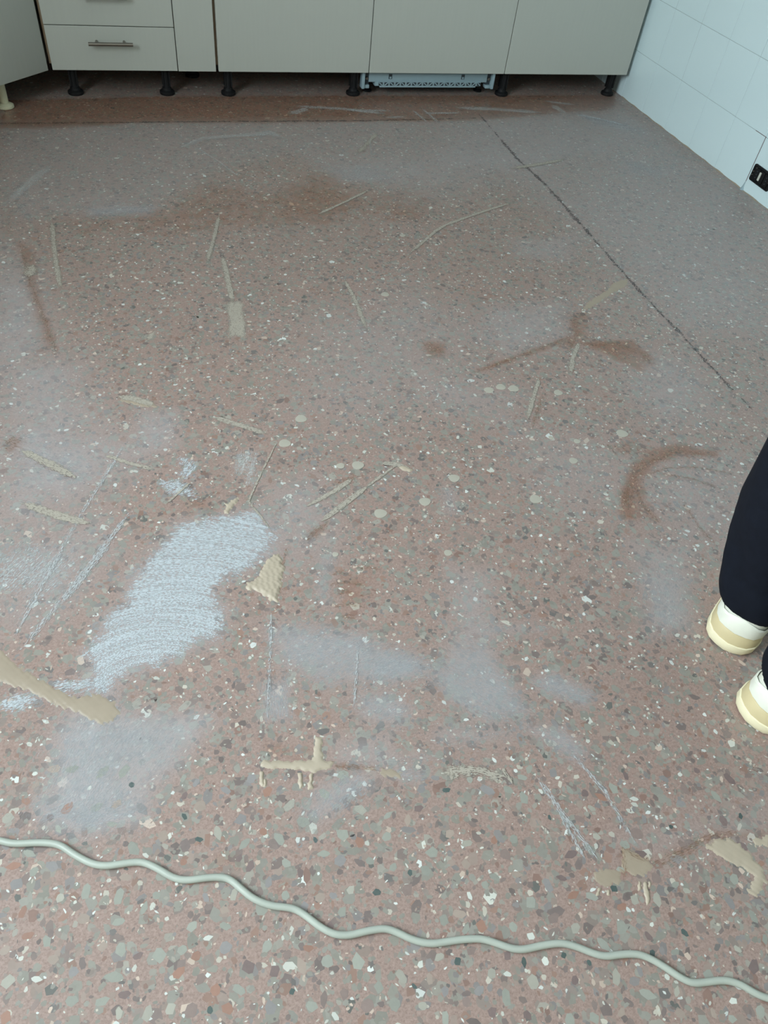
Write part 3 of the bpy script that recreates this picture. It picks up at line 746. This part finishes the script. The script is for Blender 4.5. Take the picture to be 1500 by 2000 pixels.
nc = tag(empty('filler_cabinet', (-.077, .3, 0)), 'slim pale cabinet front between the drawers and a wide door', 'cabinet')
carcass(nc, -.150, -.003, False, True)
front(nc, 'door', -.1485, -.0085, H - .001, TOP)
for x, y in ((-.076, .25), (-.076, .5)): leg(nc, x, y)
adopt(nc)

b1 = tag(empty('base_cabinet', (.3, .3, 0)), 'wide pale base cabinet standing next to the built-in dishwasher on its drawer side', 'cabinet')
carcass(b1, -.002, .598, True, False)
front(b1, 'door', .0015, .5985, H - .001, TOP)
for x, y in ((.04, .05), (.552, .05), (.04, .5), (.552, .5)): leg(b1, x, y)
adopt(b1)

b2 = tag(empty('base_cabinet', (1.5, .3, 0)), 'wide pale base cabinet in the corner against the white tiled wall', 'cabinet')
carcass(b2, 1.202, 1.798)
front(b2, 'door', 1.2015, 1.7985, H - .001, TOP)
for x, y in ((1.225, .045), (1.757, .048), (1.24, .5), (1.757, .5)): leg(b2, x, y)
adopt(b2)

# dishwasher
dw = tag(empty('dishwasher', (.9, .3, 0)), 'built-in dishwasher with pale front panel and blue-grey plastic base', 'dishwasher')
front(dw, 'front_panel', .6015, 1.1985, H - .001, TOP)
box('tub', (.605, 1.195, .05, .58, .088, TOP), M['dwgrey'], dw)
bm = bmesh.new()
add_box(bm, .612, 1.140, .034, .060, .052, .096, bev=.001)
add_box(bm, .640, 1.112, .038, .30, .036, .054, bev=.001)
add_box(bm, .660, 1.090, .030, .040, .033, .040, bev=.001)
base = from_bm('base_pan', bm, M['dwgrey'], dw, smooth=True)
for k in range(19):                      # honeycomb of stiffening ribs along the lower edge
    x = .655 + k * .0245
    bm = bmesh.new()
    add_box(bm, x, x + .016, .0285, .0310, .0405, .052)
    o = from_bm('rib_pocket', bm, M['dwdark'], base)
    bm = bmesh.new(); s = 1 if k % 2 else -1
    add_tube(bm, (x + (.001 if s > 0 else .015), .029, .041), (x + (.015 if s > 0 else .001), .029, .0515), .0022, 6)
    from_bm('rib', bm, M['dwgrey'], base)
bm = bmesh.new(); add_box(bm, .640, 1.112, .0312, .0345, .0385, .056)
from_bm('rib_rail', bm, M['dwgrey'], base)
for x in (.704, 1.027):
    bm = bmesh.new(); add_box(bm, x - .007, x + .007, .0325, .0345, .064, .082); from_bm('slot', bm, M['dwdark'], base)
    bm = bmesh.new(); add_box(bm, x - .004, x + .004, .030, .0335, .066, .073, bev=.0008); from_bm('clip', bm, M['dwgrey'], base)
for s, xa in ((1, .580), (-1, 1.170)):
    x_a, x_b = sorted((xa, xa + s * .012)); x_c, x_d = sorted((xa + s * .012, xa + s * .034))
    bm = bmesh.new(); add_box(bm, x_a, x_b, .020, .060, .030, .094, bev=.0015); add_box(bm, x_c, x_d, .028, .060, .030, .042, bev=.001)
    br = from_bm('side_bracket', bm, M['dwgrey'], dw, smooth=True)
    bm = bmesh.new(); add_box(bm, x_c, x_d, .040, .058, .042, .094); from_bm('bracket_recess', bm, M['dwdark'], br)
    bm = bmesh.new(); xm = (x_c + x_d) / 2; add_tube(bm, (xm, .030, .066), (xm, .042, .066), .005, 12); from_bm('bracket_screw', bm, M['steel'], br, smooth=True)
for x, y in ((.625, .09), (1.13, .09), (.9, .50)):
    bm = bmesh.new(); add_lathe(bm, [(.018, .0003), (.019, .006), (.010, .010), (.009, .055)], x, y, 16)
    from_bm('foot', bm, M['black'], dw, smooth=True)
adopt(dw)

# diagonal corner cabinet
cc = tag(empty('corner_cabinet', (-.95, .1, 0)), 'pale diagonal corner cabinet on round cream legs', 'cabinet')
s2 = math.sqrt(.5); A0 = Vector((-.6055, .0005)); dv = Vector((-s2, -s2)); nv = Vector((-s2, s2))   # along the door, inward
def cpt(a, b_, z): p = A0 + dv * a + nv * b_; return (p.x, p.y, z)
LD = .43
bm = bmesh.new()
loft(bm, [[cpt(.0015, 0, z), cpt(LD - .0015, 0, z), cpt(LD - .0015, DT, z), cpt(.0015, DT, z)] for z in (H - .001, TOP)])
bmesh.ops.bevel(bm, geom=bm.edges[:], offset=.0015, segments=2, affect='EDGES', profile=.5)
from_bm('door', bm, M['front'], cc, smooth=True)
bm = bmesh.new()
e1 = cpt(LD, DT + .002, 0)
ring = [(-.609, DT + .005), cpt(.016, DT + .002, 0)[:2], (e1[0] - .0, e1[1]), (-1.55, e1[1]), (-1.55, .575), (-.609, .575)]
loft(bm, [[(x, y, z) for x, y in ring] for z in (H + .016, TOP)])
from_bm('carcass', bm, M['carcass'], cc)
for x, y in ((-.770, -.080), (-.72, .45), (-1.45, .45)):
    bm = bmesh.new(); add_lathe(bm, [(.013, .008), (.0145, .03), (.0150, H + .005), (.022, H + .010), (.022, H + .016)], x, y, 20)
    l = from_bm('leg', bm, M['cream'], cc, smooth=True)
    bm = bmesh.new(); add_lathe(bm, [(.026, .0003), (.029, .003), (.029, .010), (.020, .016), (.014, .018)], x, y, 24)
    from_bm('foot', bm, M['cream'], l, smooth=True)
adopt(cc)
wt = box('worktop', (XL + .005, XW - .004, -.03, .595, TOP + .002, TOP + .040), M['worktop'], None, bev=.002)
tag(wt, 'long grey worktop lying on the base cabinets', 'worktop')

# ================================================================== cable
pts = [(-60, 1632), (-30, 1637), (0, 1642), (30, 1648), (75, 1646), (115, 1650), (145, 1669), (180, 1687), (210, 1691), (240, 1687), (275, 1684), (305, 1695), (340, 1715), (370, 1719), (410, 1714), (445, 1716), (470, 1735), (495, 1755), (530, 1769), (570, 1774), (595, 1787), (625, 1810), (655, 1825), (685, 1826), (715, 1819)]
pts += [(750 + x / 2, 1400 + y / 2) for x, y in [(0, 828), (50, 842), (110, 870), (180, 886), (250, 878), (310, 870), (380, 868), (440, 885), (500, 905), (550, 908), (620, 893), (690, 885), (750, 898), (820, 925), (870, 935), (930, 928), (990, 928), (1040, 945), (1100, 980), (1160, 1020), (1210, 1040), (1270, 1035), (1330, 1030), (1390, 1045), (1450, 1080), (1500, 1100), (1560, 1112), (1620, 1112), (1700, 1140)]]
RC = .0047
W = np.array([F(u, v, RC) for u, v in pts]); W[:, 2] = RC + .0004
def run_on(p, d, n, sgn):                      # the cable goes on in the same gentle waves
    d = d / np.linalg.norm(d); nn = np.array([-d[1], d[0], 0]); return [p + d * .03 * k + nn * .006 * sgn * math.sin(k * 1.05) for k in range(1, n)]
dl = np.array([-.97, .22, 0]); dr = np.array([.93, -.36, 0])
W = np.array(run_on(W[0], dl, 22, 1)[::-1] + list(W) + run_on(W[-1], dr, 24, 1))
def catmull(P, n=6):
    out = []
    for i in range(len(P) - 1):
        p0, p1, p2, p3 = P[max(i - 1, 0)], P[i], P[i + 1], P[min(i + 2, len(P) - 1)]
        for j in range(n):
            t = j / n
            out.append(.5 * ((2 * p1) + (-p0 + p2) * t + (2 * p0 - 5 * p1 + 4 * p2 - p3) * t * t + (-p0 + 3 * p1 - 3 * p2 + p3) * t ** 3))
    out.append(P[-1]); return np.array(out)
Wc = catmull(W)
for _ in range(3): Wc[1:-1] = .25 * Wc[:-2] + .5 * Wc[1:-1] + .25 * Wc[2:]
rings = []
for i, p in enumerate(Wc):
    t = Wc[min(i + 1, len(Wc) - 1)] - Wc[max(i - 1, 0)]; t = t / np.linalg.norm(t); s = np.array([-t[1], t[0], 0])
    rings.append([tuple(p + s * RC * math.cos(a) + np.array([0, 0, 1]) * RC * math.sin(a)) for a in [2 * math.pi * k / 14 for k in range(14)]])
bm = bmesh.new(); loft(bm, rings)
tag(from_bm('power_cable', bm, M['cord'], None, smooth=True), 'wavy greyish white power cable lying across the terrazzo floor', 'cable')

# ================================================================== person: only the lower legs are in the picture
PX, PY, PA = .585, -2.705, math.radians(28)
pr = tag(empty('person', (PX, PY, 0)), 'person standing in dark navy trousers and cream white sneakers', 'person')
M['navy'] = simple('navy_cotton', (.0045, .0062, .012, 1), .9, var=.35, scale=60, bump=.15, spec=.2)
M['shirt'] = simple('dark_grey_cotton', (.03, .032, .038, 1), .9, var=.2, scale=80)
M['skin'] = simple('skin', lin((196, 150, 126)), .55, var=.06, scale=30)
M['hair'] = simple('dark_hair', (.02, .014, .01, 1), .6, var=.3, scale=120)
M['shoe_white'] = simple('off_white_leather', lin((232, 232, 218)), .5, var=.05, scale=60, bump=.08)
M['shoe_sole'] = simple('cream_rubber', lin((238, 228, 194)), .5, var=.06, scale=40)
M['shoe_band'] = simple('yellowed_rubber', lin((204, 188, 148)), .38, var=.08, scale=30)
def PW(x, y, z):                               # person frame: x forward, y to the person's left
    c, s = math.cos(PA), math.sin(PA); return Vector((PX + x * c - y * s, PY + x * s + y * c, z))
SH = [(0, 0), (.012, .016), (.035, .029), (.08, .039), (.15, .0435), (.25, .0435), (.38, .041), (.5, .044), (.62, .049), (.74, .0515), (.84, .047), (.92, .036), (.97, .022), (1, 0)]
def outline(x0, x1, ws, n=1):
    pts_ = [(x0 + (x1 - x0) * s, w_ * ws) for s, w_ in SH]
    return pts_ + [(x, -y) for x, y in pts_[-2:0:-1]]
def shoe(hx, hy, ang, which):
    ca, sa = math.cos(ang), math.sin(ang)
    def T(x, y, z): return (hx + x * ca - y * sa, hy + x * sa + y * ca, z)
    def stack(rows): return [[T(x, y, z) for x, y in outline(a, b_, w_ * 1.07)] for z, a, b_, w_ in rows]
    bm = bmesh.new()
    loft(bm, stack([(.0006, .010, .285, .90), (.004, .002, .296, .99), (.014, -.002, .300, 1.03), (.024, .0, .299, 1.03), (.026, .003, .297, .99)]))
    s_ = from_bm('shoe', bm, M['shoe_sole'], pr, smooth=True); s_['label'] = 'cream white sneaker with a yellowed sole band'
    bm = bmesh.new()
    loft(bm, stack([(.022, .001, .297, 1.0), (.030, .003, .296, 1.0), (.040, .007, .292, .985), (.045, .010, .288, .95)]))
    from_bm('sole_band', bm, M['shoe_band'], s_, smooth=True)
    bm = bmesh.new()
    loft(bm, stack([(.040, .011, .286, .94), (.052, .011, .278, .95), (.064, .012, .258, .92), (.075, .012, .225, .87), (.085, .012, .180, .82), (.093, .012, .145, .79), (.099, .012, .128, .77), (.102, .014, .126, .73), (.095, .020, .120, .60)]))
    from_bm('upper', bm, M['shoe_white'], s_, smooth=True)
    # heel counter overlay with a scalloped edge, wrapped round the back
    bm = bmesh.new(); cols = []
    arc = [(s, w_, sg) for sg in (1, -1) for s, w_ in (SH[:7][::-1] if sg == 1 else SH[1:7])]
    for i, (s, w_, sg) in enumerate(arc):
        t = abs(i - 6) / 6
        top = .084 - .014 * t + .003 * math.cos(t * 6); bot = .0455
        col_ = []
        for z, off in ((bot, .0005), (bot + .003, .003), (top - .004, .003), (top, .0003)):
            f = (z - .04) / .06; ws = (.945 - .10 * f) * 1.07
            x = .0115 + s * (.275 - .17 * f); y = w_ * ws * sg
            nx_ = -1 if s < .05 else 0; ny_ = sg if s >= .012 else 0
            col_.append(T(x + off * nx_, y + off * ny_ * (1 if w_ > 0 else 0), z))
        cols.append([bm.verts.new(p) for p in col_])
    for a, b_ in zip(cols, cols[1:]):
        for k in range(3): bm.faces.new((a[k], b_[k], b_[k + 1], a[k + 1]))
    from_bm('heel_counter', bm, M['shoe_white'], s_, smooth=True)
    return Vector(T(.078, 0, 0))
ankA = shoe(.520, -2.690, math.radians(36), 'left')
ankB = shoe(.474, -2.822, math.radians(12), 'right')

def remesh(o, vox, it=6):
    m_ = o.modifiers.new('fuse', 'REMESH'); m_.mode = 'VOXEL'; m_.voxel_size = vox; m_.use_smooth_shade = True
    if it:
        s_ = o.modifiers.new('soft', 'SMOOTH'); s_.iterations = it; s_.factor = .5
def ring_at(c, ax, rx, ry, n=40, fold=0.0, ph=0.0, zz=0.0):
    out = []
    for k in range(n):
        a = 2 * math.pi * k / n
        f = 1 + fold * (math.sin(3 * a + ph + zz * 14) + .7 * math.sin(5 * a - ph * 2 + zz * 31) + .5 * math.sin(2 * a + zz * 60))
        x = rx * f * math.cos(a); y = ry * f * math.sin(a); ca, sa = math.cos(ax), math.sin(ax)
        out.append((c[0] + x * ca - y * sa, c[1] + x * sa + y * ca, c[2]))
    return out
def capsule(bm, p0, p1, r0, r1, n=14):
    p0 = Vector(p0); p1 = Vector(p1); d = p1 - p0; L = max(d.length, 1e-5); d = d / L
    a = d.orthogonal().normalized(); b_ = d.cross(a); rings_ = []
    st_ = [(-1, .05), (-.87, .5), (-.5, .87), (0, 1)]
    for k, rr in st_: rings_.append((p0 + d * (k * r0), r0 * rr))
    for k, rr in [(-k, rr) for k, rr in st_[::-1]]: rings_.append((p1 + d * (k * r1), r1 * rr))
    loft(bm, [[tuple(c + (a * math.cos(t) + b_ * math.sin(t)) * r) for t in [2 * math.pi * j / n for j in range(n)]] for c, r in rings_])

hipL = PW(.0, .085, .90); hipR = PW(.0, -.085, .90)
bm = bmesh.new()
for ank, hip, ph, fa in ((ankA, hipL, .3, math.radians(45)), (ankB, hipR, 1.9, math.radians(12))):
    rows = [(.085, .064, .054, .0), (.089, .075, .062, .015), (.106, .078, .066, .02), (.128, .076, .066, .03), (.16, .070, .066, .025), (.20, .072, .069, .02), (.27, .078, .075, .018), (.36, .081, .077, .014), (.46, .083, .080, .014), (.52, .084, .081, .012), (.65, .092, .088, .01), (.80, .100, .096, .008), (.90, .104, .100, 0)]
    rr = []
    for z, rx, ry, fo in rows:
        t = (z - .07) / (.90 - .07); c = ank.lerp(Vector((hip.x, hip.y, 0)), t); bend = .02 * math.sin(math.pi * t); side = (.046 if ph < 1 else .0) * math.sin(math.pi * min(1, t * 1.15)) ** .8 if 0 < t < .87 else 0
        rr.append(ring_at((c.x + bend * math.cos(PA) - side * math.sin(PA), c.y + bend * math.sin(PA) + side * math.cos(PA), z), fa * (1 - t) + PA * t, rx, ry, 40, fo * 1.8, ph, z))
    loft(bm, rr)
loft(bm, [ring_at(PW(0, 0, z), PA, rx, ry) for z, rx, ry in ((.80, .085, .15), (.86, .115, .185), (.93, .120, .185), (1.00, .108, .170), (1.04, .105, .165))])
tr = from_bm('trousers', bm, M['navy'], pr, smooth=True); remesh(tr, .005, 1)
# shirt
bm = bmesh.new()
loft(bm, [ring_at(PW(x, 0, z), PA, rx, ry) for x, z, rx, ry in ((0, .97, .115, .175), (0, 1.06, .118, .175), (.01, 1.18, .122, .178), (.012, 1.30, .125, .190), (.005, 1.39, .105, .185), (0, 1.44, .075, .12), (0, 1.475, .062, .072))])
AR = {}
for sg in (1, -1):
    sh = PW(0, .185 * sg, 1.395); el = PW(.0, .235 * sg, 1.12); wr_ = PW(.10, .225 * sg, .90); AR[sg] = (sh, el, wr_)
    capsule(bm, sh, el, .060, .048); capsule(bm, el, wr_, .048, .038)
shirt = from_bm('shirt', bm, M['shirt'], pr, smooth=True); remesh(shirt, .009, 5)
# body, one continuous figure
bm = bmesh.new()
for ank, hip in ((ankA, hipL), (ankB, hipR)):
    an = Vector((ank.x, ank.y, .09)); kn = an.lerp(hip, .49) + Vector((.02 * math.cos(PA), .02 * math.sin(PA), 0)) + (Vector((-math.sin(PA), math.cos(PA), 0)) * (.044 if hip is hipL else 0))
    capsule(bm, an, kn, .034, .046); capsule(bm, kn, hip, .047, .074)
    toe = Vector((ank.x, ank.y, .06)) + (Vector((math.cos(math.radians(30)), math.sin(math.radians(30)), 0)) * .05)
    capsule(bm, an, toe, .032, .026)
loft(bm, [ring_at(PW(x, 0, z), PA, rx, ry) for x, z, rx, ry in ((0, .84, .07, .13), (0, .92, .095, .155), (0, 1.05, .092, .145), (.008, 1.2, .10, .155), (.01, 1.32, .10, .165), (0, 1.40, .075, .15), (0, 1.45, .05, .07))])
capsule(bm, PW(0, 0, 1.42), PW(.02, 0, 1.55), .056, .054)
loft(bm, [ring_at(PW(x, 0, z), PA, rx, ry, 28) for x, z, rx, ry in ((.055, 1.525, .02, .022), (.045, 1.535, .055, .045), (.035, 1.56, .078, .058), (.025, 1.60, .092, .068), (.02, 1.64, .098, .074), (.015, 1.68, .098, .075), (.01, 1.72, .085, .066), (.008, 1.745, .055, .045), (.008, 1.753, .01, .01))])
capsule(bm, PW(.112, 0, 1.645), PW(.130, 0, 1.612), .009, .014)                     # nose
capsule(bm, PW(.105, -.02, 1.578), PW(.105, .02, 1.578), .008, .008)                 # mouth
capsule(bm, PW(.100, -.034, 1.668), PW(.100, .034, 1.668), .010, .010)               # brow
for sg in (1, -1):
    capsule(bm, PW(.012, .076 * sg, 1.665), PW(.006, .078 * sg, 1.615), .014, .010)  # ears
    sh, el, wr_ = AR[sg]
    capsule(bm, sh, el, .048, .038); capsule(bm, el, wr_, .038, .027)
    dn = (wr_ - el).normalized(); sd = PW(0, -sg, 0) - PW(0, 0, 0); fw = dn.cross(sd).normalized()
    if fw.dot(PW(1, 0, 0) - PW(0, 0, 0)) < 0: fw = -fw
    palm = wr_ + dn * .085
    for k, ln in enumerate((.070, .080, .074, .058)):
        b0 = wr_ + dn * .022 + fw * (.024 - .016 * k); k0 = wr_ + dn * .088 + fw * (.030 - .020 * k)
        capsule(bm, b0, k0, .013, .012)
        k1 = k0 + dn * ln * .5 + sd * .010; k2 = k1 + dn * ln * .42 + sd * .024
        capsule(bm, k0, k1, .0092, .0086, 10); capsule(bm, k1, k2, .0086, .0076, 10)
    t0 = wr_ + dn * .03 + fw * .022; t1 = t0 + dn * .035 + fw * .030 + sd * .012; t2 = t1 + dn * .034 + fw * .008 + sd * .012
    capsule(bm, t0, t1, .013, .0105, 10); capsule(bm, t1, t2, .0105, .0085, 10)
bd = from_bm('body', bm, M['skin'], pr, smooth=True); remesh(bd, .006, 4)
bm = bmesh.new()
loft(bm, [ring_at(PW(x, 0, z), PA, rx, ry, 28) for x, z, rx, ry in ((-.04, 1.60, .055, .070), (-.025, 1.64, .075, .081), (-.008, 1.69, .098, .084), (.004, 1.72, .100, .078), (.006, 1.75, .075, .060), (.006, 1.766, .012, .012))])
hr = from_bm('hair', bm, M['hair'], pr, smooth=True); remesh(hr, .008, 4)
for sg in (1, -1):
    bm = bmesh.new(); bmesh.ops.create_uvsphere(bm, u_segments=12, v_segments=8, radius=.012)
    e_ = from_bm('eye', bm, M['white_plastic'], pr, smooth=True); e_.location = PW(.104, .032 * sg, 1.652)
adopt(pr)
